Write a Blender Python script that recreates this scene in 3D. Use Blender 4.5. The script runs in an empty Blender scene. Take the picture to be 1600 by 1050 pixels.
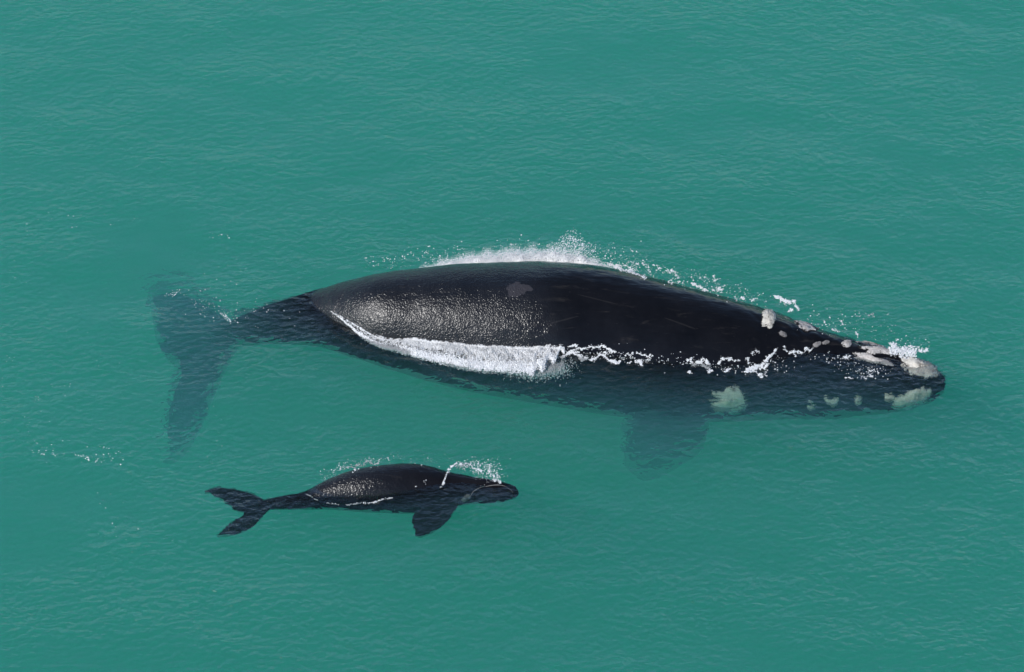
import bpy, bmesh, math, random
import numpy as np
from mathutils import Vector, Matrix
from mathutils.bvhtree import BVHTree

rng = np.random.default_rng(7)
random.seed(7)
scene = bpy.context.scene
COL = scene.collection

# ------------------------------------------------------------------ camera
DEP = math.radians(40.0)          # looking down from a low flying aircraft
DIST = 58.0
N_EFF = 1.027
PXM = 92.0                        # photo pixels per metre at the aim point
cam_loc = Vector((0, -math.cos(DEP) * DIST, math.sin(DEP) * DIST))
fwd = Vector((0, math.cos(DEP), -math.sin(DEP)))
rgt = Vector((1, 0, 0))
upv = rgt.cross(fwd)
cd = bpy.data.cameras.new("camera")
cam = bpy.data.objects.new("camera", cd)
COL.objects.link(cam)
cam.location = cam_loc
cam.rotation_euler = (math.pi / 2 - DEP, 0, 0)
cd.sensor_fit = 'HORIZONTAL'
cd.sensor_width = 36.0
FPX = PXM * DIST
cd.lens = 36.0 * FPX / 1600.0
cd.clip_start = 0.5
cd.clip_end = 3000
scene.camera = cam

# ------------------------------------------------------------------ world, sun, exposure
SUN_DIR = Vector((-0.58, -0.45, 0.68)).normalized()
elev = math.asin(SUN_DIR.z)
w = bpy.data.worlds.new("World")
scene.world = w
w.use_nodes = True
wn = w.node_tree
sky = wn.nodes.new('ShaderNodeTexSky')
sky.sky_type = 'NISHITA'
sky.sun_disc = False
sky.sun_elevation = elev
sky.sun_rotation = math.atan2(SUN_DIR.x, SUN_DIR.y)
sky.air_density = 0.9
sky.dust_density = 0.05
sky.ozone_density = 2.5
bg = wn.nodes['Background']
bg.inputs['Strength'].default_value = 0.14
wn.links.new(sky.outputs[0], bg.inputs['Color'])
sl = bpy.data.lights.new("sun", 'SUN')
sl.energy = 5.0
sl.angle = math.radians(0.5)
sl.color = (1.0, 0.975, 0.94)
sun = bpy.data.objects.new("sun", sl)
COL.objects.link(sun)
sun.rotation_euler = SUN_DIR.to_track_quat('Z', 'Y').to_euler()
sun.location = SUN_DIR * 80
scene.view_settings.view_transform = 'Standard'
scene.view_settings.look = 'None'
scene.view_settings.exposure = 0.0
scene.view_settings.gamma = 1.0
cy = scene.cycles
cy.use_denoising = True
cy.volume_bounces = 5
cy.max_bounces = 10
cy.sample_clamp_indirect = 1.5
cy.transparent_max_bounces = 24
cy.caustics_reflective = False
cy.caustics_refractive = False
cy.use_adaptive_sampling = False

# ------------------------------------------------------------------ helpers
def pray(px, py):
    d = fwd * FPX + rgt * (px - 800.0) - upv * (py - 525.0)
    return d.normalized()

def at(px, py, z=0.0):
    d = pray(px, py)
    if z < -.02:                                   # below the surface the line of sight bends a little
        p = cam_loc + d * (-cam_loc.z / d.z)
        h = Vector((d.x, d.y, 0)) / N_EFF
        e = Vector((h.x, h.y, -math.sqrt(1 - h.length_squared)))
        return p + e * (z / e.z)
    t = (z - cam_loc.z) / d.z
    return cam_loc + d * t

def scale_at(p):
    return FPX / (p - cam_loc).dot(fwd)       # pixels per metre there

def interp(xs, ys, x):
    """smooth (cubic hermite, monotone-ish) interpolation"""
    xs = np.asarray(xs, float); ys = np.asarray(ys, float); x = np.asarray(x, float)
    m = np.gradient(ys, xs)
    i = np.clip(np.searchsorted(xs, x) - 1, 0, len(xs) - 2)
    h = xs[i + 1] - xs[i]
    t = np.clip((x - xs[i]) / h, 0, 1)
    h00 = 2*t**3 - 3*t**2 + 1; h10 = t**3 - 2*t**2 + t
    h01 = -2*t**3 + 3*t**2; h11 = t**3 - t**2
    return h00*ys[i] + h10*h*m[i] + h01*ys[i+1] + h11*h*m[i+1]

def mesh_np(name, V, F, smooth=True):
    """V (n,3) array, F (m,k) int array of equal sized faces"""
    me = bpy.data.meshes.new(name)
    V = np.asarray(V, np.float32); F = np.asarray(F, np.int32)
    me.vertices.add(len(V)); me.vertices.foreach_set('co', V.ravel())
    k = F.shape[1]
    me.loops.add(F.size); me.loops.foreach_set('vertex_index', F.ravel())
    me.polygons.add(len(F))
    me.polygons.foreach_set('loop_start', np.arange(0, F.size, k, dtype=np.int32))
    me.polygons.foreach_set('use_smooth', np.full(len(F), smooth))
    me.update(calc_edges=True); me.validate()
    return me

def link(name, me, mat, parent=None):
    o = bpy.data.objects.new(name, me)
    COL.objects.link(o)
    me.materials.append(mat)
    if parent is not None:
        o.parent = parent
    return o

def tag(o, label=None, cat=None, group=None, kind=None):
    if label: o['label'] = label
    if cat: o['category'] = cat
    if group: o['group'] = group
    if kind: o['kind'] = kind

class Nodes:
    def __init__(s, name):
        s.m = bpy.data.materials.new(name); s.m.use_nodes = True
        s.t = s.m.node_tree; s.t.nodes.clear()
        s.out = s.t.nodes.new('ShaderNodeOutputMaterial')
    def n(s, typ, _ins=None, **props):
        nd = s.t.nodes.new(typ)
        for k, v in props.items(): setattr(nd, k, v)
        for k, v in (_ins or {}).items():
            if isinstance(v, bpy.types.NodeSocket): s.t.links.new(v, nd.inputs[k])
            else: nd.inputs[k].default_value = v
        return nd
    def math(s, op, a, b=0.0, c=0.0, clamp=False):
        nd = s.t.nodes.new('ShaderNodeMath'); nd.operation = op; nd.use_clamp = clamp
        for i, v in enumerate((a, b, c)):
            if isinstance(v, bpy.types.NodeSocket): s.t.links.new(v, nd.inputs[i])
            else: nd.inputs[i].default_value = v
        return nd.outputs[0]
    def ramp(s, fac, stops):
        nd = s.t.nodes.new('ShaderNodeValToRGB')
        s.t.links.new(fac, nd.inputs[0])
        e = nd.color_ramp.elements
        while len(e) < len(stops): e.new(0.5)
        for el, (p, c) in zip(e, stops): el.position = p; el.color = c
        return nd.outputs[0]
    def sstep(s, v, a, b):
        nd = s.n('ShaderNodeMapRange', {0: v, 1: a, 2: b, 3: 0.0, 4: 1.0}, interpolation_type='SMOOTHSTEP')
        return nd.outputs[0]

# ------------------------------------------------------------------ whale builder
def loft(rings):
    """rings: list of (n,3); returns V, quads and triangles"""
    n = len(rings[0]); m = len(rings)
    V = np.concatenate(rings)
    F = []
    for i in range(m - 1):
        a = i * n; b = (i + 1) * n
        for j in range(n):
            k = (j + 1) % n
            F.append((a + j, b + j, b + k, a + k))
    c0 = len(V); V = np.vstack([V, rings[0].mean(0), rings[-1].mean(0)])
    for j in range(n):
        k = (j + 1) % n
        F.append((c0, j, k)); F.append((c0 + 1, (m-1)*n + k, (m-1)*n + j))
    return V, F

def body_rings(xs, top, bot, zx, zf, radial, step=6, n=64):
    """sections along the spine given by outline pixels; zf = depth of the spine (m)"""
    X = np.arange(xs[0], xs[-1] + .01, step)
    T = interp(xs, top, X); B = interp(xs, bot, X); Z = interp(zx, zf, X)
    C = []; R = []
    for x, t, b, z in zip(X, T, B, Z):
        c = at(x, (t + b) / 2, z)
        C.append(np.array(c)); R.append(max((b - t) / 2, 1.0) / scale_at(c))
    C = np.array(C)
    tan = np.gradient(C, axis=0)
    rings = []
    for i, x in enumerate(X):
        tg = tan[i] / np.linalg.norm(tan[i])
        # keep sections close to upright
        tg = tg * np.array([1, .8, .8]); tg /= np.linalg.norm(tg)
        side = np.cross([0, 0, 1.0], tg); side /= np.linalg.norm(side)
        up = np.cross(tg, side)
        th = np.linspace(0, 2*math.pi, n, endpoint=False)
        r = R[i] * radial(x, th)
        rings.append(C[i] + np.outer(r*np.cos(th), side) + np.outer(r*np.sin(th), up))
    return rings, C, R

def plate_rings(lead, trail, z_lead, z_trail, thick, m=60, n=28, wob=0.0):
    """wing between a leading and trailing edge, both pixel polylines with depths"""
    def res(P, Zv):
        P = np.array(P, float); d = np.r_[0, np.cumsum(np.linalg.norm(np.diff(P, axis=0), axis=1))]
        d /= d[-1]; t = np.linspace(0, 1, m)
        px = interp(d, P[:, 0], t); py = interp(d, P[:, 1], t)
        zz = interp(np.linspace(0, 1, len(Zv)), Zv, t)
        return np.array([at(a, b, c) for a, b, c in zip(px, py, zz)])
    L = res(lead, z_lead); T = res(trail, z_trail)
    if wob:
        T[:, 0] += wob * np.convolve(rng.normal(size=m), np.ones(4)/4, 'same')
    rings = []; last = None
    th = np.linspace(0, 2*math.pi, n, endpoint=False)
    s = .5 - .5*np.cos(th)
    for i in range(m):
        ch = T[i] - L[i]; cl = np.linalg.norm(ch) + 1e-6
        cmin = thick*1.1 if thick > .1 else thick*.9
        if cl < cmin:                       # rounded tips keep some width
            ref = T[m//2] - L[m//2] if m < 50 else (T[min(max(i, 12), m-13)] - L[min(max(i, 12), m-13)])
            ch = ref/np.linalg.norm(ref)*cmin; cl = cmin
        prof = np.sign(np.sin(th)) * (np.sqrt(np.clip(s, 0, 1)) * (1 - s) * 1.6 + .12*np.sin(th)**2)
        tt = thick * (0.40 + 0.60*min(1, cl/1.0)) if thick > .1 else thick
        mid = .5*(L + T)
        span = mid[min(i+3, m-1)] - mid[max(i-3, 0)]
        nr = np.cross(ch, span); nr /= np.linalg.norm(nr) + 1e-9
        if last is not None and nr.dot(last) < 0: nr = -nr
        last = nr
        rings.append(L[i] + np.outer(s, ch) + np.outer(prof * tt * .5, nr))
    return rings

def fuse(name, loftlist, voxel, smooth_it):
    V = []; F = []; off = 0
    for rings in loftlist:
        v, f = loft(rings)
        V.append(v); F += [tuple(i + off for i in q) for q in f]; off += len(v)
    me = bpy.data.meshes.new(name)
    me.from_pydata(np.concatenate(V).tolist(), [], F); me.update()
    bm = bmesh.new(); bm.from_mesh(me)
    bmesh.ops.recalc_face_normals(bm, faces=bm.faces); bm.to_mesh(me); bm.free()
    o = bpy.data.objects.new(name + "_source", me); COL.objects.link(o)
    r = o.modifiers.new("remesh", 'REMESH'); r.mode = 'VOXEL'; r.voxel_size = voxel; r.use_smooth_shade = True
    s = o.modifiers.new("smooth", 'SMOOTH'); s.factor = .5; s.iterations = smooth_it
    dg = bpy.context.evaluated_depsgraph_get(); dg.update()
    out = bpy.data.meshes.new_from_object(o.evaluated_get(dg))
    out.name = name
    bpy.data.objects.remove(o); bpy.data.meshes.remove(me)
    for p in out.polygons: p.use_smooth = True
    return out

# ------------------------------------------------------------------ materials
def skin_material(name, base, marks, glint_scale, glint_dist, bead_end, mott=1.0):
    g = Nodes(name)
    co = g.n('ShaderNodeTexCoord').outputs['Object']
    n1 = g.n('ShaderNodeTexNoise', {'Vector': co, 'Scale': 1.3, 'Detail': 5.0, 'Roughness': .6})
    mp = g.n('ShaderNodeMapping', {0: co, 3: (0.7, 3.0, 3.0)})
    n2 = g.n('ShaderNodeTexNoise', {'Vector': mp.outputs[0], 'Scale': 2.2, 'Detail': 6.0, 'Roughness': .65, 'Distortion': .6})
    b = np.array(base)
    col = g.ramp(n1.outputs[0], [(.3, (*(b*.55), 1)), (.7, (*(b*1.35), 1))])
    scuff = g.sstep(n2.outputs[0], .56, .78)
    mx = g.n('ShaderNodeMix', {0: g.math('MULTIPLY', scuff, min(1, .6*mott)), 6: col, 7: (.028, .025, .023, 1)}, data_type='RGBA')
    col = mx.outputs[2]
    # fine pale flecks and scratches
    n3 = g.n('ShaderNodeTexNoise', {'Vector': mp.outputs[0], 'Scale': 11.0, 'Detail': 4.0, 'Roughness': .7})
    mx = g.n('ShaderNodeMix', {0: g.math('MULTIPLY', g.sstep(n3.outputs[0], .66, .76), .35*mott), 6: col, 7: (.06, .056, .052, 1)}, data_type='RGBA')
    col = mx.outputs[2]
    for (c, rad, rot, mc, amt) in marks:
        v = g.n('ShaderNodeVectorMath', {0: co, 1: c}, operation='SUBTRACT').outputs[0]
        v = g.n('ShaderNodeVectorRotate', {'Vector': v, 'Angle': rot, 'Axis': (0, 0, 1)}).outputs[0]
        v = g.n('ShaderNodeVectorMath', {0: v, 1: (1/rad[0], 1/rad[1], 1/rad[2])}, operation='MULTIPLY').outputs[0]
        ln = g.n('ShaderNodeVectorMath', {0: v}, operation='LENGTH').outputs['Value']
        nz = g.n('ShaderNodeTexNoise', {'Vector': co, 'Scale': 9.0, 'Detail': 3.0})
        d = g.math('ADD', ln, g.math('MULTIPLY', g.math('SUBTRACT', nz.outputs[0], .5), 1.3))
        mk = g.math('MULTIPLY', g.math('SUBTRACT', 1.0, g.sstep(d, .92, 1.05)), amt)
        mx = g.n('ShaderNodeMix', {0: mk, 6: col, 7: (*mc, 1)}, data_type='RGBA')
        col = mx.outputs[2]
    # wet skin: beads of draining water on the hind part, fine wrinkles; no sheen under water
    vz = g.n('ShaderNodeTexVoronoi', {'Vector': co, 'Scale': glint_scale, 'Smoothness': .35}, feature='SMOOTH_F1')
    wr = g.n('ShaderNodeTexNoise', {'Vector': mp.outputs[0], 'Scale': 3.0, 'Detail': 4.0})
    sx = g.n('ShaderNodeSeparateXYZ', {0: co})
    pa = g.n('ShaderNodeTexNoise', {'Vector': co, 'Scale': 2.0, 'Detail': 3.0})
    bead = g.math('SUBTRACT', 1.0, g.sstep(g.math('ADD', sx.outputs[0], g.math('MULTIPLY', pa.outputs[0], .8)), bead_end - .7, bead_end + .7))
    bd = g.math('MULTIPLY', g.math('ADD', .08, g.math('MULTIPLY', bead, .92)), g.math('ADD', .45, g.math('MULTIPLY', pa.outputs[0], 1.1)))
    b1 = g.n('ShaderNodeBump', {'Strength': 1.0, 'Distance': .012, 'Height': wr.outputs[0]})
    fz = g.n('ShaderNodeTexNoise', {'Vector': co, 'Scale': glint_scale*1.7, 'Detail': 1.0})
    hz = g.math('ADD', g.math('MULTIPLY', vz.outputs[0], .7), g.math('MULTIPLY', fz.outputs[0], .75))
    b2 = g.n('ShaderNodeBump', {'Strength': bd, 'Distance': glint_dist, 'Height': hz, 'Normal': b1.outputs[0]})
    wz = g.n('ShaderNodeSeparateXYZ', {0: g.n('ShaderNodeNewGeometry').outputs['Position']}).outputs[2]
    wet = g.sstep(wz, -.03, .02)
    rough = g.math('ADD', .08, g.math('MULTIPLY', bead, .19))
    p = g.n('ShaderNodeBsdfPrincipled', {'Base Color': col, 'Roughness': rough, 'IOR': g.math('ADD', 1.33, g.math('MULTIPLY', bead, .11)), 'Normal': b2.outputs[0],
            'Specular IOR Level': g.math('MULTIPLY', wet, .5),
            'Coat Weight': g.math('MULTIPLY', g.math('MULTIPLY', wet, bead), .45), 'Coat Roughness': .44, 'Coat IOR': 1.34, 'Coat Normal': b1.outputs[0]})
    g.t.links.new(p.outputs[0], g.out.inputs[0])
    return g.m

def callosity_material(name, light, dark):
    g = Nodes(name)
    co = g.n('ShaderNodeTexCoord').outputs['Object']
    a = g.n('ShaderNodeTexNoise', {'Vector': co, 'Scale': 8.0, 'Detail': 7.0, 'Roughness': .85})
    c = g.ramp(a.outputs[0], [(.36, (*dark, 1)), (.46, (*(np.array(light)*.75), 1)), (.62, (*light, 1))])
    e = g.n('ShaderNodeAttribute', attribute_name='edge').outputs['Fac']
    n = g.n('ShaderNodeTexNoise', {'Vector': co, 'Scale': 11.0, 'Detail': 5.0, 'Roughness': .75})
    k = g.sstep(g.math('ADD', e, g.math('MULTIPLY', g.math('SUBTRACT', n.outputs[0], .5), 1.5)), .80, .92)
    mx = g.n('ShaderNodeMix', {0: k, 6: c, 7: (.0055, .0052, .0058, 1)}, data_type='RGBA')
    bp = g.n('ShaderNodeBump', {'Strength': .8, 'Distance': .035, 'Height': a.outputs[0]})
    p = g.n('ShaderNodeBsdfPrincipled', {'Base Color': mx.outputs[2], 'Roughness': .6, 'Normal': bp.outputs[0], 'Specular IOR Level': .2})
    g.t.links.new(p.outputs[0], g.out.inputs[0])
    return g.m

def foam_material():
    g = Nodes("white_foam")
    co = g.n('ShaderNodeNewGeometry').outputs['Position']
    e = g.n('ShaderNodeAttribute', attribute_name='cover').outputs['Fac']
    n1 = g.n('ShaderNodeTexNoise', {'Vector': co, 'Scale': 8.0, 'Detail': 6.0, 'Roughness': .7, 'Distortion': .6})
    n2 = g.n('ShaderNodeTexVoronoi', {'Vector': co, 'Scale': 22.0}, feature='DISTANCE_TO_EDGE')
    k = g.math('ADD', e, g.math('MULTIPLY', g.math('SUBTRACT', n1.outputs[0], .5), 2.1))
    k = g.math('SUBTRACT', k, g.math('MULTIPLY', n2.outputs[0], .5))
    k = g.sstep(k, .12, .50)
    d = g.n('ShaderNodeBsdfDiffuse', {'Color': (.97, .97, .97, 1)})
    t = g.n('ShaderNodeBsdfTranslucent', {'Color': (.95, .96, .97, 1)})
    m = g.n('ShaderNodeMixShader', {0: .5, 1: d.outputs[0], 2: t.outputs[0]})
    tr = g.n('ShaderNodeBsdfTransparent', {'Color': (1, 1, 1, 1)})
    m = g.n('ShaderNodeMixShader', {0: k, 1: tr.outputs[0], 2: m.outputs[0]})
    g.t.links.new(m.outputs[0], g.out.inputs[0])
    return g.m

def water_material():
    g = Nodes("turquoise_sea_water")
    pos = g.n('ShaderNodeNewGeometry')
    co = pos.outputs['Position']
    mp = g.n('ShaderNodeMapping', {0: co, 2: (0, 0, -.28), 3: (.72, 1.0, 1.0)})
    # calm slicks against ruffled patches
    sm_ = g.n('ShaderNodeMapping', {0: co, 2: (0, 0, -.5), 3: (.55, 1.3, 1.0)})
    sl_ = g.n('ShaderNodeTexNoise', {'Vector': sm_.outputs[0], 'Scale': .42, 'Detail': 3.0})
    ruf = g.n('ShaderNodeMapRange', {0: sl_.outputs[0], 1: .36, 2: .62, 3: .38, 4: 1.2}).outputs[0]
    for (a, b, rr, amt) in [(235, 385, 1.5, .75), (150, 505, 1.1, .6), (60, 800, 1.6, .55), (640, 655, 1.2, .5)]:   # slick prints left by the flukes
        c = at(a, b)
        v = g.n('ShaderNodeVectorMath', {0: co, 1: tuple(c)}, operation='DISTANCE').outputs['Value']
        v = g.math('ADD', v, g.math('MULTIPLY', sl_.outputs[0], .8))
        ruf = g.math('MULTIPLY', ruf, g.math('SUBTRACT', 1.0, g.math('MULTIPLY', g.math('SUBTRACT', 1.0, g.sstep(v, rr*.5, rr*1.3)), amt)))
    r1 = g.n('ShaderNodeTexNoise', {'Vector': mp.outputs[0], 'Scale': 3.0, 'Detail': 1.0, 'Roughness': .5, 'Distortion': .3})
    r2 = g.n('ShaderNodeTexNoise', {'Vector': mp.outputs[0], 'Scale': 8.5, 'Detail': 2.0, 'Roughness': .5, 'Distortion': .15})
    h = g.math('ADD', g.math('MULTIPLY', r1.outputs[0], .6), g.math('MULTIPLY', r2.outputs[0], 1.25))
    h = g.math('MULTIPLY', h, ruf)
    bp = g.n('ShaderNodeBump', {'Strength': 1.0, 'Distance': .050, 'Height': h})
    fr = g.n('ShaderNodeLayerWeight', {'Blend': .5, 'Normal': bp.outputs[0]})
    fr = g.math('MAXIMUM', .012, g.math('MINIMUM', .15, g.math('MULTIPLY', g.math('SUBTRACT', fr.outputs['Facing'], .14), .34)))
    fac = g.math('MULTIPLY', fr, g.math('SUBTRACT', 1.0, pos.outputs['Backfacing']))
    gl = g.n('ShaderNodeBsdfGlossy', {'Color': (1, 1, 1, 1), 'Roughness': .28, 'Normal': bp.outputs[0]})
    tr = g.n('ShaderNodeBsdfTransparent', {'Color': (1, 1, 1, 1)})
    # part of the light is bent by the ripples, so sunk shapes waver
    r4 = g.n('ShaderNodeTexNoise', {'Vector': mp.outputs[0], 'Scale': 4.2, 'Detail': 2.0, 'Roughness': .55, 'Distortion': .3})
    b4 = g.n('ShaderNodeBump', {'Strength': 1.0, 'Distance': .20, 'Height': r4.outputs[0]})
    rf = g.n('ShaderNodeBsdfRefraction', {'Color': (1, 1, 1, 1), 'Roughness': .02, 'IOR': 1.045, 'Normal': b4.outputs[0]})
    bent = g.n('ShaderNodeMixShader', {0: .6, 1: tr.outputs[0], 2: rf.outputs[0]})
    m = g.n('ShaderNodeMixShader', {0: fac, 1: bent.outputs[0], 2: gl.outputs[0]})
    g.t.links.new(m.outputs[0], g.out.inputs[0])
    # suspended matter scatters, the water itself absorbs red
    S = np.array(WATER_S); A = np.array(WATER_A)
    sd = float(S.max()); ad = float(A.max() * 1.0001)
    sc = g.n('ShaderNodeVolumeScatter', {'Color': (*(S/sd), 1), 'Density': sd, 'Anisotropy': .1})
    ab = g.n('ShaderNodeVolumeAbsorption', {'Color': (*(1 - A/ad), 1), 'Density': ad})
    ad_ = g.n('ShaderNodeAddShader', {0: sc.outputs[0], 1: ab.outputs[0]})
    g.t.links.new(ad_.outputs[0], g.out.inputs[1])
    return g.m

WATER_S = (.048, .126, .142)
WATER_A = (.20, .0240, .066)

# ------------------------------------------------------------------ the setting: water and sea bed
def axis(lo, hi, st, far):
    a = np.arange(lo, hi, st)
    g = st * np.cumsum(1.35 ** np.arange(1, 40)); g = g[g < far]
    return np.concatenate([lo - g[::-1], a, a[-1] + g])
gx = axis(-11, 11, .065, 600); gy = axis(-11.5, 16, .065, 600)
GX, GY = np.meshgrid(gx, gy)
def wave_height(x, y):
    r = np.random.default_rng(3)
    h = np.zeros_like(x)
    for i in range(44):
        lam = .32 * (9.0 ** (r.random() ** 1.3))
        ang = math.radians(78) + r.normal() * .75
        k = 2*math.pi/lam
        amp = .0017 * lam ** .9
        h += amp * np.sin(k*(x*math.cos(ang) + y*math.sin(ang)) + r.random()*6.283)
    return h
fade = np.clip((40 - np.hypot(GX, GY)) / 25, 0, 1)
GZ = wave_height(GX, GY) * fade
# smooth ridges the tail stock drags along the near flank
wp = np.array([at(a, b)[:2] for a, b in [(470, 500), (510, 512), (560, 538), (620, 562), (700, 586), (770, 600), (840, 612)]])
ii = (np.abs(GX + 1.5) < 4) & (np.abs(GY) < 4)
yl = np.interp(GX[ii], wp[:, 0], wp[:, 1]); dd = yl - GY[ii]
ex = np.clip((GX[ii] - wp[0, 0])/.6, 0, 1)*np.clip((wp[-1, 0] - GX[ii])/1.0, 0, 1)
GZ[ii] += .020*ex*np.sin(2*math.pi*(dd*(1 + .12*np.sin(GX[ii]*2.1)) + .1*np.sin(GX[ii]*3))/.34)*np.exp(-(dd/.55)**2)

def build_water():
    ny, nx = GX.shape
    V = np.stack([GX, GY, GZ], -1).reshape(-1, 3)
    idx = np.arange(nx*ny).reshape(ny, nx)
    F = np.stack([idx[:-1, :-1], idx[:-1, 1:], idx[1:, 1:], idx[1:, :-1]], -1).reshape(-1, 4)
    edge = np.concatenate([idx[0, :], idx[1:, -1], idx[-1, -2::-1], idx[-2:0:-1, 0]])
    n0 = len(V); ne = len(edge)
    low = V[edge].copy(); low[:, 2] = -20.0
    V = np.vstack([V, low])
    j = np.arange(ne); k = (j + 1) % ne
    side = np.stack([edge[j], n0 + j, n0 + k, edge[k]], -1)
    # the bottom closes with one fan of quads round the four corners
    c = len(V); V = np.vstack([V, [[0, 0, -20.0]]])
    tri = np.stack([np.full(ne, c), n0 + k, n0 + j], -1)
    me = bpy.data.meshes.new("sea_water")
    faces = F.tolist() + side.tolist() + tri.tolist()
    me.from_pydata(V.tolist(), [], faces); me.update()
    me.polygons.foreach_set('use_smooth', np.r_[np.ones(len(F), bool), np.zeros(len(side) + len(tri), bool)])
    o = link("sea_water", me, water_material())
    tag(o, "turquoise green rippled sea water around the two whales", kind='structure')
    return o

def build_bed():
    g = Nodes("pale_sand")
    nz = g.n('ShaderNodeTexNoise', {'Vector': g.n('ShaderNodeNewGeometry').outputs['Position'], 'Scale': .3, 'Detail': 6.0})
    c = g.ramp(nz.outputs[0], [(.35, (.28, .24, .17, 1)), (.7, (.38, .33, .25, 1))])
    p = g.n('ShaderNodeBsdfDiffuse', {'Color': c}); g.t.links.new(p.outputs[0], g.out.inputs[0])
    xs = np.linspace(-700, 700, 41); X, Y = np.meshgrid(xs, xs)
    Z = -20.8 + .3*np.sin(X*.013)*np.cos(Y*.017)
    idx = np.arange(X.size).reshape(X.shape)
    F = np.stack([idx[:-1, :-1], idx[:-1, 1:], idx[1:, 1:], idx[1:, :-1]], -1).reshape(-1, 4)
    o = link("sea_bed", mesh_np("sea_bed", np.stack([X, Y, Z], -1).reshape(-1, 3), F), g.m)
    tag(o, "sandy sea bed far below the water", kind='structure')

# ------------------------------------------------------------------ adult whale
def gauss(a, m, s):
    d = (a - m + math.pi) % (2*math.pi) - math.pi
    return np.exp(-.5*(d/s)**2)

AX  = [318, 345, 380, 420, 460, 500, 550, 600, 650, 700, 760, 850, 900, 950, 1000, 1050, 1100, 1150, 1200, 1250, 1300, 1350, 1400, 1440, 1465, 1477, 1481]
ATP = [515, 503, 487, 473, 462, 450, 435, 424, 417, 411, 408, 406, 409, 416, 428, 441, 454, 468, 484, 503, 519, 533, 547, 563, 579, 591, 600]
ABT = [535, 537, 537, 535, 536, 541, 556, 572, 587, 601, 614, 629, 637, 645, 651, 655, 657, 657, 655, 653, 651, 648, 642, 633, 621, 612, 604]
AZX = [318, 345, 380, 420, 460, 500, 520, 550, 600, 650, 700, 850, 950, 1050, 1150, 1200, 1250, 1300, 1350, 1400, 1440, 1470, 1481]
AZ  = [-2.1, -1.8, -1.3, -.84, -.57, -.465, -.42, -.34, -.25, -.30, -.36, -.52, -.63, -.62, -.64, -.70, -.73, -.71, -.65, -.55, -.44, -.36, -.34]
def adult_radial(x, th):
    k = np.clip((x - 1180) / 110, 0, 1) * np.clip((1490 - x) / 60, 0, 1)
    r = 1 + k*(.10*gauss(th, math.pi/2, .30) - .07*gauss(th, math.pi/2 - .78, .2) - .07*gauss(th, math.pi/2 + .78, .2)
               + .03*gauss(th, .2, .5) + .03*gauss(th, math.pi - .2, .5))
    # hump behind the blowholes
    r += .03*np.exp(-.5*((x - 1205)/22)**2)*gauss(th, math.pi/2, .5)
    # keeled tail stock
    t = np.clip((470 - x)/110, 0, 1)
    r *= 1 + t*.12*np.cos(2*th)
    return r
ar, AC, AR = body_rings(AX, ATP, ABT, AZX, AZ, adult_radial)
fl = plate_rings(
    [(240, 452), (262, 446), (298, 455), (335, 477), (362, 500), (376, 522), (362, 552), (345, 588), (328, 626), (312, 662), (292, 694), (276, 706)],
    [(235, 462), (236, 488), (243, 520), (255, 548), (272, 566), (281, 572), (279, 582), (272, 598), (264, 622), (260, 650), (261, 682), (270, 708)],
    [-3.5, -3.0, -2.4, -2.05, -1.95, -2.15, -2.6, -3.15, -3.8], [-3.5, -3.0, -2.5, -2.2, -2.1, -2.3, -2.7, -3.25, -3.8], .30, m=90, wob=.02)
def near_flipper(zl, zt):
    return plate_rings(
        [(1110, 628), (1108, 662), (1098, 692), (1068, 712), (1036, 728), (1014, 734)],
        [(1010, 622), (995, 652), (978, 682), (972, 706), (982, 722), (1006, 733)], zl, zt, .25, m=40)
nf = near_flipper([-1.8, -2.5, -3.2, -3.8, -4.3], [-1.7, -2.45, -3.2, -3.8, -4.3])
# the far flipper mirrors the near one on the hidden flank
def mirror(rings, C):
    out = []
    for r in rings:
        q = r.copy()
        yc = np.interp(q[:, 0], C[:, 0], C[:, 1])
        dy = np.abs(q[:, 1] - yc)
        q[:, 1] = yc + .75*dy; q[:, 2] -= 1.15*dy - .1
        out.append(q[::-1])
    return out
ff = mirror(near_flipper([-1.5, -1.6, -1.8, -2.0, -2.15], [-1.4, -1.55, -1.8, -2.0, -2.15]), AC)
adult_mesh = fuse("whale_body", [ar, fl, nf, ff], .024, 4)

# ------------------------------------------------------------------ calf
CX  = [402, 420, 450, 480, 510, 540, 570, 600, 640, 670, 700, 730, 760, 785, 800, 807, 810]
CTP = [784, 779, 773, 767, 751, 738, 730, 725.5, 723, 727, 736, 742, 747, 752, 758, 763, 769]
CBT = [796, 796, 796, 796, 796, 798, 800, 801, 802, 801, 794, 788, 786, 784, 780, 777, 773]
CZX = [402, 420, 450, 480, 510, 540, 570, 600, 640, 670, 700, 730, 760, 785, 800, 810]
CZ  = [-.24, -.22, -.19, -.165, -.15, -.145, -.15, -.18, -.25, -.28, -.255, -.225, -.20, -.175, -.16, -.16]
def calf_radial(x, th):
    k = np.clip((x - 720) / 35, 0, 1) * np.clip((812 - x) / 20, 0, 1)
    r = 1 + k*(.10*gauss(th, math.pi/2, .32) - .08*gauss(th, math.pi/2 - .8, .2) - .08*gauss(th, math.pi/2 + .8, .2))
    r -= .10*np.exp(-.5*((x - 735)/9)**2)*gauss(th, math.pi - .35, .6)
    return r
cr, CC, CR = body_rings(CX, CTP, CBT, CZX, CZ, calf_radial, step=3, n=56)
cfl = plate_rings(
    [(322, 767), (334, 762), (352, 762), (376, 766), (398, 773), (416, 783), (428, 790), (418, 799), (407, 811), (396, 822), (380, 831), (361, 836), (342, 838)],
    [(325, 769), (337, 776), (350, 786), (361, 793), (372, 800), (379, 802), (378, 804), (372, 808), (362, 814), (354, 821), (349, 826), (345, 831), (341, 836)],
    [-.3, -.26, -.24, -.23, -.23, -.25, -.28, -.3], [-.3, -.26, -.24, -.23, -.23, -.25, -.28, -.3], .075, m=80, n=24, wob=.022)
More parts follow.
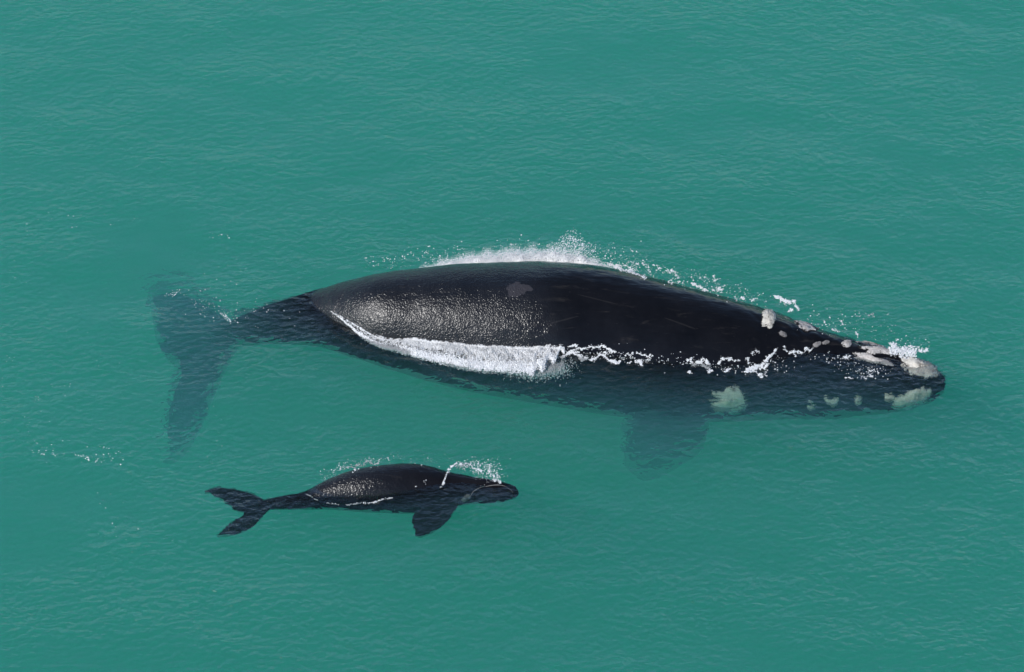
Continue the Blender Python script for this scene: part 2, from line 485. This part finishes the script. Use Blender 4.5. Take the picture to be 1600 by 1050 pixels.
cf = plate_rings(
    [(722, 782), (713, 795), (703, 810), (689, 823), (675, 832), (660, 838)],
    [(664, 786), (653, 797), (642, 804), (642, 815), (645, 827), (650, 837)],
    [-.32, -.3, -.31, -.34], [-.32, -.3, -.31, -.34], .085, m=40, n=24, wob=.02)
cff = mirror(cf, CC)
calf_mesh = fuse("whale_body", [cr, cfl, cf, cff], .011, 3)

# bumps and pits on the heads, slight unevenness elsewhere
from mathutils import noise as mnoise
def rugged(me, x_head, amp_head, amp, freq):
    pts = [(v.co.copy(), v.normal.copy()) for v in me.vertices]
    out = np.empty((len(pts), 3), np.float32)
    for i, (c, nr) in enumerate(pts):
        k = min(1, max(0, (c.x - x_head)/.6))
        q = c*freq
        out[i] = c + nr*((amp + (amp_head - amp)*k)*(mnoise.noise(q) + .6*mnoise.noise(q*2.7)))
    me.vertices.foreach_set('co', out.ravel())
    me.update()
rugged(adult_mesh, at(1170, 520).x, .026, .006, 3.2)
rugged(calf_mesh, at(715, 765).x, .012, .004, 7.5)

def bvh_of(me):
    return BVHTree.FromPolygons([v.co.copy() for v in me.vertices], [tuple(p.vertices) for p in me.polygons])
abvh = bvh_of(adult_mesh); cbvh = bvh_of(calf_mesh)

def hit_body(px, py, bvh):
    loc, nor, i, d = bvh.ray_cast(cam_loc, pray(px, py))
    return loc, nor

def hit(px, py):
    """first of whale, calf or the water surface along the line of sight"""
    d = pray(px, py)
    best = at(px, py, 0.0); bn = Vector((0, 0, 1)); bd = (best - cam_loc).length; on = False
    for b in (abvh, cbvh):
        loc, nor, i, dd = b.ray_cast(cam_loc, d)
        if loc is not None and dd < bd:
            best, bn, bd, on = loc, nor, dd, True
    return best, bn, on

def root_of(name, loc, label, cat):
    e = bpy.data.objects.new(name, None); COL.objects.link(e)
    e.location = loc; e.empty_display_size = .5
    tag(e, label, cat); return e

def attach(name, me, mat, root):
    me.transform(Matrix.Translation(-root.location))
    return link(name, me, mat, root)

adult = root_of("adult_whale", Vector((at(900, 525, 0).x, at(900, 525, -.5).y, -1.7)),
    "large black adult whale with pale callosities on its head, swimming at the surface", "whale")
calf = root_of("whale_calf", Vector((at(600, 765, 0).x, at(600, 765, -.2).y, -.6)),
    "small black whale calf swimming beside the much larger adult", "whale")

sp, _ = hit_body(806, 453, abvh); sp2, _ = hit_body(822, 449, abvh)
def rel(p, r): return tuple(p - r.location)
scars = []
for (a, b, lx_, ly_, ro) in [(935, 468, .36, .012, .25), (1062, 505, .30, .012, .35), (880, 500, .25, .012, -.2)]:
    q_, _ = hit_body(a, b, abvh)
    scars.append((rel(q_, adult), (lx_, ly_, .3), ro, (.020, .0185, .018), .45))
adult_skin = skin_material("wet_black_whale_skin", (.0048, .0046, .0054),
    [(rel(sp, adult), (.17, .15, .3), 0, (.036, .033, .036), .8), (rel(sp2, adult), (.13, .06, .3), .5, (.036, .033, .036), .8)] + scars, 30.0, .0110, -.1)
calf_skin = skin_material("wet_black_calf_skin", (.0066, .0060, .0068), [], 27.0, .0125, .7, 1.8)
attach("whale_body", adult_mesh, adult_skin, adult)
attach("whale_body", calf_mesh, calf_skin, calf)

# callosities: rough raised patches on the skin
call_dry = callosity_material("cream_callosity", (.72, .68, .60), (.18, .15, .12))
call_wet = callosity_material("submerged_callosity", (.66, .66, .56), (.2, .2, .17))
call_pink = callosity_material("pinkish_grey_callosity", (.56, .525, .50), (.06, .055, .05))
call_grey = callosity_material("grey_callosity", (.24, .225, .22), (.04, .04, .04))
def callosity(bvh, root, mat, cx, cy, rx, ry, ang=0, h=.05, label=None, rough=.22, arms=()):
    a0 = math.radians(ang)
    c, cn = hit_body(cx, cy, bvh)
    if c is None:
        q = at(cx, cy, 0); c, cn, _, _ = bvh.find_nearest(q)
    dist = (c - cam_loc).length
    NR, NA = 14, 56
    ph = rng.random(6)*6.283; am = rng.normal(size=6)
    V = []; F = []; E = []
    for i in range(NR + 1):
        f = i / NR
        for j in range(NA):
            t = 2*math.pi*j/NA
            wob = 1 + rough*sum(am[k]*math.sin((k+2)*t + ph[k])/(k+1.6) for k in range(6)) + .10*(rng.random() - .5)*(f > .6)
            for (ta, wa, la) in arms:          # lobes and notches in the outline
                dt = (t - ta + math.pi) % (2*math.pi) - math.pi
                wob += la*math.exp(-.5*(dt/wa)**2)
            E.append(f)
            u = 1.22*rx*f*wob*math.cos(t); v = 1.22*ry*f*wob*math.sin(t)
            px = cx + u*math.cos(a0) - v*math.sin(a0); py = cy + u*math.sin(a0) + v*math.cos(a0)
            loc, nor = hit_body(px, py, bvh)
            if loc is None or abs((loc - cam_loc).length - dist) > 1.2:
                loc, nor, _, _ = bvh.find_nearest(cam_loc + pray(px, py)*dist)
            hh = .85*h*(1 - f**2.2) + .004 - .012*(f > .97)
            hh += h*.35*(rng.random() - .5)*(f < .9)
            V.append(tuple(loc + nor*hh))
    for i in range(NR):
        for j in range(NA):
            k = (j+1) % NA
            F.append((i*NA+j, i*NA+k, (i+1)*NA+k, (i+1)*NA+j))
    me = mesh_np("callosity", V, F)
    me.attributes.new("edge", 'FLOAT', 'POINT').data.foreach_set('value', np.array(E, np.float32))
    bm = bmesh.new(); bm.from_mesh(me)
    bmesh.ops.remove_doubles(bm, verts=bm.verts, dist=1e-5)
    bmesh.ops.recalc_face_normals(bm, faces=bm.faces); bm.to_mesh(me); bm.free()
    # face outwards
    if len(me.polygons):
        s = sum(p.normal.dot(cn)*p.area for p in me.polygons)
        if s < 0: me.flip_normals()
    for p in me.polygons: p.use_smooth = True
    o = attach("callosity", me, mat, root)
    if label: o['label'] = label
    return o
A = (abvh, adult)
callosity(*A, call_dry, 1201, 497, 10, 14.5, 12, label="cream oval callosity behind the blowholes")
callosity(*A, call_pink, 1261, 508, 16, 8, 14, label="pinkish callosity on the ridge of the head")
callosity(*A, call_grey, 1223, 522, 6, 4, 20, h=.02)
callosity(*A, call_grey, 1277, 538, 6, 4, -20, h=.02)
callosity(*A, call_grey, 1291, 535, 5, 3, 0, h=.02)
callosity(*A, call_pink, 1323, 537, 8, 4.5, 8, h=.035)
callosity(*A, call_pink, 1365, 534.5, 25, 4.5, 14, h=.06, label="long thin callosity along the top of the rostrum")
callosity(*A, call_pink, 1372, 548, 24, 5, 6, h=.05, rough=.3)
callosity(*A, call_pink, 1361, 561, 25, 6, 13, h=.04, rough=.3)
callosity(*A, call_dry, 1440, 574, 30, 14, 10, h=.06, rough=.16, label="large cream bonnet callosity at the tip of the snout")
callosity(*A, call_wet, 1141, 627, 25, 18, 0, h=.05, rough=.12, arms=[(math.pi+.12, .16, -.75), (math.pi+.5, .14, .3), (math.pi-.45, .3, .12)], label="large pale callosity above the eye, under water")
callosity(*A, call_wet, 1425, 623, 27, 12.5, -10, h=.06, rough=.15, label="pale chin callosity under water")
callosity(*A, call_wet, 1390, 623, 7, 5, 0)
callosity(*A, call_wet, 1340, 627, 6, 6, 0, arms=[(math.pi, .3, -.6)])
callosity(*A, call_wet, 1302, 629, 7.5, 7, 0, arms=[(0, .3, -.6)])
callosity(*A, call_wet, 1267, 636, 6, 4, 0)
C = (cbvh, calf)
callosity(*C, call_grey, 728, 779, 7.5, 3.8, -25, h=.006, rough=.35, label="smooth pale grey patch above the eye")

def lip_line(pts, bvh, root, rad, mat):
    P = np.array(pts, float); d = np.r_[0, np.cumsum(np.linalg.norm(np.diff(P, axis=0), axis=1))]
    t = np.linspace(0, d[-1], 70)
    ring = []
    cen = []
    for a, b in zip(interp(d, P[:, 0], t), interp(d, P[:, 1], t)):
        loc, nor = hit_body(a, b, bvh)
        if loc is None: loc, nor, _, _ = bvh.find_nearest(at(a, b, 0))
        cen.append(np.array(loc))
    cen = np.array(cen); tg = np.gradient(cen, axis=0)
    for i, c in enumerate(cen):
        a = tg[i]/np.linalg.norm(tg[i]); s = np.cross([0, -.6, .8], a); s /= np.linalg.norm(s); u = np.cross(a, s)
        th = np.linspace(0, 2*math.pi, 8, endpoint=False)
        r = rad*(.6 + .5*rng.random())*math.sin(math.pi*(i+.5)/len(cen))**.4
        ring.append(c + r*(np.outer(np.cos(th), s) + np.outer(np.sin(th), u)))
    V, F = loft(ring)
    me = bpy.data.meshes.new("lip_line"); me.from_pydata(V.tolist(), [], F); me.update()
    for p in me.polygons: p.use_smooth = True
    attach("lip_line", me, mat, root)
lip_line([(734, 778), (739, 769), (748, 763), (756, 760)], cbvh, calf, .009, call_grey)
lip_line([(755, 761), (768, 758.5), (782, 758), (793, 761)], cbvh, calf, .0075, call_grey)
lip_line([(791, 762), (798, 765), (802, 771)], cbvh, calf, .005, call_grey)

# ------------------------------------------------------------------ foam, spray
FOAM = foam_material()
def ico(sub):
    bm = bmesh.new(); bmesh.ops.create_icosphere(bm, subdivisions=sub, radius=1)
    V = np.array([v.co[:] for v in bm.verts]); F = np.array([[v.index for v in f.verts] for f in bm.faces]); bm.free()
    return V, F
ICO1, ICO2 = ico(1), ico(2)
class Foam:
    def __init__(s): s.V = []; s.F = []; s.A = []; s.off = 0
    def blobs(s, P, R, flat=.6, sub=1):
        P = np.asarray(P, float).reshape(-1, 3); R = np.broadcast_to(np.asarray(R, float), (len(P),))
        if not len(P): return
        bv, bf = ICO1 if sub == 1 else ICO2
        n = len(P)
        ax = np.stack([R*(.7 + .7*rng.random(n)), R*(.7 + .7*rng.random(n)), R*flat*(.7 + .6*rng.random(n))], -1)
        a = rng.random(n)*6.283; ca, sa = np.cos(a), np.sin(a)
        L = bv[None]*ax[:, None]*(1 + .22*rng.normal(size=(n, len(bv), 1)))
        X = L[..., 0]*ca[:, None] - L[..., 1]*sa[:, None]; Y = L[..., 0]*sa[:, None] + L[..., 1]*ca[:, None]
        W = np.stack([X, Y, L[..., 2]], -1) + P[:, None]
        s.V.append(W.reshape(-1, 3)); s.A.append(np.full(n*len(bv), 3.0))
        s.F.append((bf[None] + (np.arange(n)*len(bv))[:, None, None] + s.off).reshape(-1, 3))
        s.off += n*len(bv)
    def build(s, name, label, cat="foam"):
        me = mesh_np(name, np.concatenate(s.V), np.concatenate(s.F))
        me.attributes.new("cover", 'FLOAT', 'POINT').data.foreach_set('value', np.concatenate(s.A).astype(np.float32))
        o = link(name, me, FOAM)
        tag(o, label, cat, kind='stuff'); return o

def surf(pxs, pys, lift=0.0):
    out = []
    for a, b in zip(pxs, pys):
        p, n, on = hit(a, b)
        out.append(np.array(p + n*lift))
    return np.array(out).reshape(-1, 3)

def path(pts, n):
    P = np.array(pts, float); d = np.r_[0, np.cumsum(np.linalg.norm(np.diff(P, axis=0), axis=1))]
    t = np.linspace(0, d[-1], n)
    return interp(d, P[:, 0], t), interp(d, P[:, 1], t)

def smooth_noise(n, w):
    k = np.hanning(max(3, w) + 2); k /= k.sum()
    return np.convolve(rng.normal(size=n + 2*w), k, 'same')[w:w+n] * math.sqrt(max(3, w)) * .8

def strand(F, pts, width=2.0, jitter=3.0, dens=1.0, gaps=.25, lift=.01):
    """lacy foam thread along a pixel polyline lying on the water or on wet skin"""
    L = np.linalg.norm(np.diff(np.array(pts, float), axis=0), axis=1).sum()
    n = max(6, int(L*1.6*dens))
    x, y = path(pts, n)
    w1 = max(4, n//9)
    x = x + smooth_noise(n, w1)*jitter*.6; y = y + smooth_noise(n, w1)*jitter
    g = smooth_noise(n, max(4, n//7))
    keep = g > np.quantile(g, gaps)
    r = width*(.45 + .8*np.abs(smooth_noise(n, max(3, n//12))))
    x, y, r = x[keep], y[keep], r[keep]
    for k in range(10):
        jx = rng.normal(size=len(x)); jy = rng.normal(size=len(x))
        F.blobs(surf(x + jx*r*.30, y + jy*r*.22, lift*.6), r/PXM*(.11 + .17*rng.random(len(x))), flat=.45)
    m = rng.random(len(x)) < .35
    F.blobs(surf(x[m] + rng.normal(size=m.sum())*jitter, y[m] + rng.normal(size=m.sum())*jitter*.7, lift), .004 + .007*rng.random(m.sum()), flat=.6)

def flecks(F, cx, cy, sx, sy, n, r0=.004, r1=.013, ang=0, lift=.006):
    u = rng.normal(size=n)*sx; v = rng.normal(size=n)*sy; a = math.radians(ang)
    F.blobs(surf(cx + u*math.cos(a) - v*math.sin(a), cy + u*math.sin(a) + v*math.cos(a), lift), r0 + (r1 - r0)*rng.random(n)**2, flat=.55)

# 1 wash along the near flank
f = Foam()
ux = [515, 540, 560, 590, 620, 650, 700, 750, 800, 850, 882]
uy = [484, 499, 511, 528, 533, 533, 539, 543, 546, 546, 545]
lx = [515, 540, 560, 590, 620, 650, 690, 720, 760, 800, 850, 882]
ly = [485, 505, 523, 541, 549, 558, 567, 575, 580, 581, 586, 574]
def heap(u, v):
    """height (m) of the wash across (v: 0 body side, 1 open side) and along it"""
    yt = interp(ux, uy, u); yb = interp(lx, ly, u)
    th = np.clip((yb - yt)/38, .05, 1)
    l = .6 + .22*np.sin(u*.09 + 1.3*np.sin(v*4.7)) + .10*np.sin(u*.17 + v*11) + .06*np.sin(u*.31 - v*15 + 1)
    return th*(.015 + .085*np.clip(np.sin(math.pi*np.clip(v*.95 + .05, 0, 1)), 0, 1)**.8*l)
def tail_off(u): return np.clip((886 - u + 10*np.sin(u*.35))/60, .02, 1)**.7
# the body of the wash: one lumpy sheet, closed below
NU, NV = 620, 40
U, Vv = np.meshgrid(np.linspace(517, 880, NU), np.linspace(0, 1, NV))
edge = .5*(.10*np.sin(U*.19) + .08*np.sin(U*.43 + 1))
W = (interp(lx, ly, U) - interp(ux, uy, U))
Y = interp(ux, uy, U) - 5 + (W + 5)*(Vv*(1.06 + edge*1.3))*tail_off(U)
S = surf(U.ravel(), Y.ravel(), 0)
hz = heap(U, Vv) + .011*rng.normal(size=U.shape)*np.clip(heap(U, Vv)/.05, .1, 1) - .03*((Vv == 0) | (Vv == 1))
S[:, 2] += hz.ravel()
ids = np.arange(NU*NV).reshape(NV, NU)
q4 = np.stack([ids[:-1, :-1], ids[1:, :-1], ids[1:, 1:], ids[:-1, 1:]], -1).reshape(-1, 4)
f.A.append(np.minimum(np.minimum(np.minimum(Vv*4.2, 1.0*(1 - Vv)), .02 + np.clip(U - 540, 0, 999)/190), (1 - (U - 517)/363)*5 + .1).ravel())
f.V.append(S); f.F.append(np.concatenate([q4[:, [0, 1, 2]], q4[:, [0, 2, 3]]])); f.off += len(S)
# froth along both edges and a little over the top
n = 22000
px = 515 + 367*rng.random(n)**.9
w_ = interp(lx, ly, px) - interp(ux, uy, px)
kp = rng.random(n) < np.clip(w_/28, .05, 1); px = px[kp]; w_ = w_[kp]; n = len(px)
side = rng.random(n)
q = np.where(side < .68, .82 + .10*rng.normal(size=n), np.where(side < .86, rng.random(n)*.8, .02*rng.normal(size=n)))
q = np.clip(q, -.03, 1.06)
py = interp(ux, uy, px) + w_*q*tail_off(px) + rng.normal(size=n)*np.interp(px, [515, 880], [.5, 1.3])
P = surf(px, py, 0)
P[:, 2] += heap(px, q)*(.7 + .35*rng.random(n))
f.blobs(P, .004 + .009*rng.random(n)**2, flat=.6)
# bubbles carried just under the surface below the wash
n = 9000
px = 560 + 322*rng.random(n)**.75
w_ = interp(lx, ly, px) - interp(ux, uy, px)
py = interp(ux, uy, px) + w_*(.62 + .33*rng.random(n)**1.3) + np.abs(rng.normal(size=n))*np.interp(px, [560, 760, 882], [1, 2.5, 5])
dp = .03 + .20*rng.random(n)**1.5
P = np.array([at(a_, b_, -c_) for a_, b_, c_ in zip(px, py, dp)])
f.blobs(P, .004 + .007*rng.random(n), flat=.8)
# lighter churned bubbles drifting under the surface at the right end
n = 5000
a = rng.normal(size=n)*22 + 842; b = rng.normal(size=n)*8 + 572
P = np.array([at(i, j, -.05 - .3*k) for i, j, k in zip(a, b, rng.random(n)**1.4)])
f.blobs(P, .004 + .009*rng.random(n), flat=.7)
f.build("foam_wash", "thick band of churned white foam along the near flank of the adult whale")

# 2 spray thrown up behind the back
f = Foam()
def far_line(px, pad=0.0):
    """waterline on the far flank below the given pixel column of the back"""
    x = at(px, 500, 0).x
    loc, nor, i, d = abvh.ray_cast(Vector((x, 12, .03)), Vector((0, -1, 0)))
    return np.array(loc if loc is not None else at(px, 415, 0))
cols = np.arange(560, 1320, 4)
FL = np.array([far_line(c) for c in cols])
def farpt(px): return np.stack([np.interp(px, cols, FL[:, k]) for k in range(3)], -1)
ENV = ([615, 650, 690, 740, 800, 850, 890, 915, 940, 975], [.01, .05, .10, .15, .17, .17, .17, .14, .08, .01])
NU, NV = 520, 30
U, Vv = np.meshgrid(np.linspace(616, 974, NU), np.linspace(0, 1, NV))
en = np.interp(U, *ENV)
S = farpt(U.ravel())
rag = .65 + .35*np.sin(U*.11 + 1.1*np.sin(U*.07) + 2*Vv) + .25*np.sin(U*.27 + 2 - 3*Vv)
hz = en*(np.sin(math.pi*np.clip(Vv*.8 + .2, 0, 1))**1.2)*(.55 + .45*rag) + .008*rng.normal(size=U.shape)*(en/.15) - .03*(Vv > .97)
S[:, 1] += (Vv*en*2.3*(.8 + .25*rag)).ravel() - .02
S[:, 2] += hz.ravel()
ids = np.arange(NU*NV).reshape(NV, NU)
q4 = np.stack([ids[:-1, :-1], ids[1:, :-1], ids[1:, 1:], ids[:-1, 1:]], -1).reshape(-1, 4)
f.A.append(np.minimum(1.5*(1 - Vv), 12*np.minimum(U - 616, 974 - U)/358 + .1).ravel())
f.V.append(S); f.F.append(np.concatenate([q4[:, [0, 1, 2]], q4[:, [0, 2, 3]]])); f.off += len(S)
n = 24000
px = 615 + 350*rng.beta(2.2, 2.0, n)
h = np.interp(px, *ENV)*1.25*(.7 + .3*np.abs(np.sin(px*.13) + .6*np.sin(px*.31 + 1))/1.4)
P = farpt(px)
up = rng.random(n)**1.6
P[:, 2] += .3*h + up*h
P[:, 1] += .02 + .36*rng.random(n)*np.clip(h/.2, .2, 1.2)
P[:, 0] += .05*rng.normal(size=n)
f.blobs(P, .0025 + .006*(1 - up)*rng.random(n), flat=.9)
n = 600
px = 897 + 20*rng.normal(size=n)
P = farpt(px); P[:, 2] += .16 + .40*rng.random(n)**1.3*np.exp(-((px - 895)/26)**2); P[:, 1] += .15 + .3*rng.random(n)
f.blobs(P, .003 + .006*rng.random(n), flat=1)
n = 450
px = 565 + 455*rng.random(n)
P = farpt(px); P[:, 2] += .02 + .1*rng.random(n); P[:, 1] += .25 + np.abs(.22*rng.normal(size=n))
f.blobs(P, .004 + .008*rng.random(n)**2, flat=.8)
f.build("splash_spray", "white spray splashing up behind the back of the adult whale", "splash")

# 3 lacy foam threads on the near flank, middle to head
f = Foam()
for pts, wd, j in [
    ([(878, 543), (905, 541), (930, 541), (950, 544), (962, 549)], 2.6, 1.5),
    ([(880, 556), (900, 555), (918, 558), (940, 555), (955, 560), (975, 562), (990, 566), (1006, 571)], 3.0, 3),
    ([(890, 548), (905, 546), (898, 556)], 2.0, 2), ([(935, 556), (950, 550), (960, 547)], 1.8, 2),
    ([(970, 560), (985, 552), (1000, 553), (1016, 554)], 2.2, 2), ([(985, 556), (996, 566)], 1.8, 2), ([(1008, 566), (1018, 556)], 2.2, 2),
    ([(1072, 563), (1085, 566), (1098, 564), (1108, 572)], 2.6, 3), ([(1078, 578), (1088, 568), (1100, 566)], 2.4, 3), ([(1092, 568), (1104, 576), (1112, 582)], 2.6, 2),
    ([(1122, 568), (1130, 562), (1142, 560)], 2.4, 2), ([(1132, 582), (1140, 577)], 2.2, 2), ([(1148, 563), (1156, 562)], 1.8, 1),
    ([(1168, 577), (1180, 576), (1190, 570), (1198, 562), (1206, 553), (1214, 546)], 3.4, 2), ([(1170, 580), (1185, 584), (1198, 585)], 2.8, 2),
    ([(1166, 556), (1170, 568)], 1.8, 1.5), ([(1180, 575), (1195, 576), (1200, 568)], 2.4, 2),
    ([(1172, 554), (1185, 548)], 1.4, 2), ([(1225, 545), (1240, 549), (1256, 549), (1270, 546)], 2.2, 2.5), ([(1238, 548), (1243, 556)], 2.2, 1)]:
    strand(f, pts, wd, j, gaps=.18)
flecks(f, 1040, 563, 40, 6, 60); flecks(f, 1150, 572, 40, 7, 60); flecks(f, 930, 551, 35, 5, 90); flecks(f, 1210, 568, 10, 8, 40)
f.build("foam_lace", "thin lacy white foam threads along the near waterline ahead of the thick foam")

# 4 foam on the far side of the head and shoulders
f = Foam()
for pts, wd, j in [
    ([(950, 411), (975, 421), (1000, 430), (1012, 433)], 2.6, 1.5), ([(962, 416), (985, 414), (1005, 412)], 1.8, 3), ([(1005, 413), (1015, 422), (1016, 430)], 1.6, 2),
    ([(1020, 416), (1032, 419)], 1.8, 2), ([(1038, 426), (1046, 424), (1062, 434)], 1.8, 2), ([(1045, 440), (1068, 443)], 1.4, 2),
    ([(1085, 443), (1095, 449), (1105, 454)], 2.4, 1.5), ([(1113, 431), (1120, 436)], 2.2, 2), ([(1112, 450), (1120, 452), (1130, 456)], 2.0, 2),
    ([(1150, 465), (1165, 468)], 2.0, 2), ([(1172, 470), (1182, 466)], 1.6, 1.5), ([(1080, 432), (1105, 433)], 1.0, 2),
    ([(1211, 462), (1222, 467), (1232, 471), (1240, 476), (1249, 481)], 3.4, 2), ([(1226, 474), (1236, 473)], 2.2, 2), ([(1231, 488), (1238, 483)], 2.0, 1),
    ([(1287, 502), (1291, 508)], 1.4, 1), ([(1314, 502), (1318, 510)], 1.6, 1), ([(1338, 520), (1340, 527)], 1.8, 1), ([(1337, 495), (1345, 493)], 1.6, 1), ([(1352, 491), (1366, 494)], 1.8, 1.5),
    ([(1300, 515), (1312, 519)], 1.6, 1)]:
    strand(f, pts, wd, j, gaps=.15)
flecks(f, 1030, 425, 45, 7, 120, ang=14); flecks(f, 1110, 442, 35, 8, 110, ang=18); flecks(f, 1180, 465, 30, 6, 60, ang=18)
flecks(f, 1300, 503, 40, 10, 70, ang=16); flecks(f, 1360, 503, 30, 12, 60)
f.build("foam_flecks", "scattered white foam flecks on the far side of the adult whale's head")

# 5 foam breaking over the snout
f = Foam()
n = 900
px = 1390 + 42*rng.random(n); py = 550 + (px - 1390)*.06 + 3.4*rng.normal(size=n)
P = surf(px, py, .012); P[:, 2] += .04*rng.random(n)
f.blobs(P, .005 + .010*rng.random(n)**2, flat=.6)
for pts, wd, j in [([(1388, 541), (1398, 538), (1394, 545)], 2.4, 2), ([(1395, 544), (1425, 545), (1450, 546)], 2.0, 2.5), ([(1425, 551), (1440, 549), (1449, 550)], 1.8, 2), ([(1405, 557), (1425, 557)], 2.4, 2), ([(1400, 533), (1405, 531)], 1.6, 1),
                   ([(1320, 560), (1328, 556)], 2.0, 1), ([(1337, 580), (1345, 579)], 1.8, 1), ([(1355, 577), (1366, 580)], 2.2, 2), ([(1345, 590), (1362, 588)], 1.8, 2), ([(1320, 590), (1330, 592)], 1.6, 1)]:
    strand(f, pts, wd, j, gaps=.1)
flecks(f, 1355, 580, 16, 7, 90); flecks(f, 1310, 560, 18, 5, 45); flecks(f, 1420, 535, 18, 8, 40); flecks(f, 1330, 575, 16, 8, 30)
f.build("foam_ripple", "white foam washing over the snout of the adult whale")

# 6 calf
f = Foam()
for pts, wd, j in [
    ([(478, 772), (495, 782), (520, 788), (550, 788.5), (580, 786), (605, 780), (622, 773), (627, 766), (622, 761)], .75, .9),
    ([(700, 738), (704, 732), (712, 727), (722, 725), (735, 725)], 2.0, 1.2), ([(712, 730), (730, 729), (736, 725)], 1.4, 2.5), ([(698, 739), (694, 752), (688, 762)], 1.2, .8),
    ([(733, 726), (742, 732), (754, 738)], 1.2, 2), ([(764, 728), (768, 738), (774, 748)], 1.3, 3), ([(768, 750), (783, 752)], 1.8, 1.5), ([(775, 738), (780, 748)], 1.1, 2),
    ([(530, 735), (560, 726), (590, 722)], 1.1, 2.5)]:
    strand(f, pts, wd, j, gaps=.32 if wd < 1 else .1, dens=1.3)
flecks(f, 760, 734, 13, 9, 330, .003, .009); flecks(f, 735, 724, 14, 5, 60, .004, .010)
flecks(f, 575, 722, 26, 4, 120, .004, .010, -8); flecks(f, 520, 740, 18, 3, 40, .004, .009, -25); flecks(f, 665, 718, 20, 5, 25, .004, .009)
flecks(f, 664, 752, 2, 1.5, 5); flecks(f, 651, 760, 1, 1, 3)
f.build("calf_splash", "small white splash and foam line around the whale calf", "splash")

# 7 drifting flecks over the flukes and in the wake
f = Foam()
flecks(f, 275, 458, 10, 3, 14); flecks(f, 322, 478, 14, 10, 50, .004, .016); flecks(f, 355, 492, 14, 7, 30); flecks(f, 385, 485, 30, 12, 40, .004, .012)
strand(f, [(345, 489), (355, 497), (363, 505)], 1.0, 1.5); strand(f, [(258, 462), (280, 455)], 1.0, 1.5, gaps=.5)
flecks(f, 340, 367, 10, 4, 12); flecks(f, 350, 450, 25, 25, 25, .004, .010)
f.build("fluke_flecks", "tiny white foam flecks floating above the submerged tail flukes")
f = Foam()
for cx_, cy_, sx, sy, n, r1 in [(90, 345, 45, 10, 26, .012), (18, 425, 10, 12, 12, .012), (105, 522, 22, 6, 10, .011), (10, 560, 10, 18, 18, .013), (60, 660, 20, 20, 26, .013),
                            (75, 700, 18, 8, 26, .014), (160, 712, 18, 9, 40, .015), (170, 815, 20, 22, 30, .014), (210, 345, 10, 3, 5, .012), (175, 560, 20, 8, 8, .010), (100, 610, 20, 10, 14, .010), (335, 700, 10, 30, 22, .011), (1175, 410, 8, 3, 5, .012), (300, 810, 60, 25, 14, .010)]:
    flecks(f, cx_, cy_, sx, sy, n, .003, r1*.75)
strand(f, [(50, 706), (75, 711), (100, 714)], .35, 2, gaps=.35); strand(f, [(118, 708), (140, 716), (160, 722)], .4, 2, gaps=.2)
f.build("wake_flecks", "loose white foam flecks drifting in the wake left of the flukes")

build_water()
build_bed()
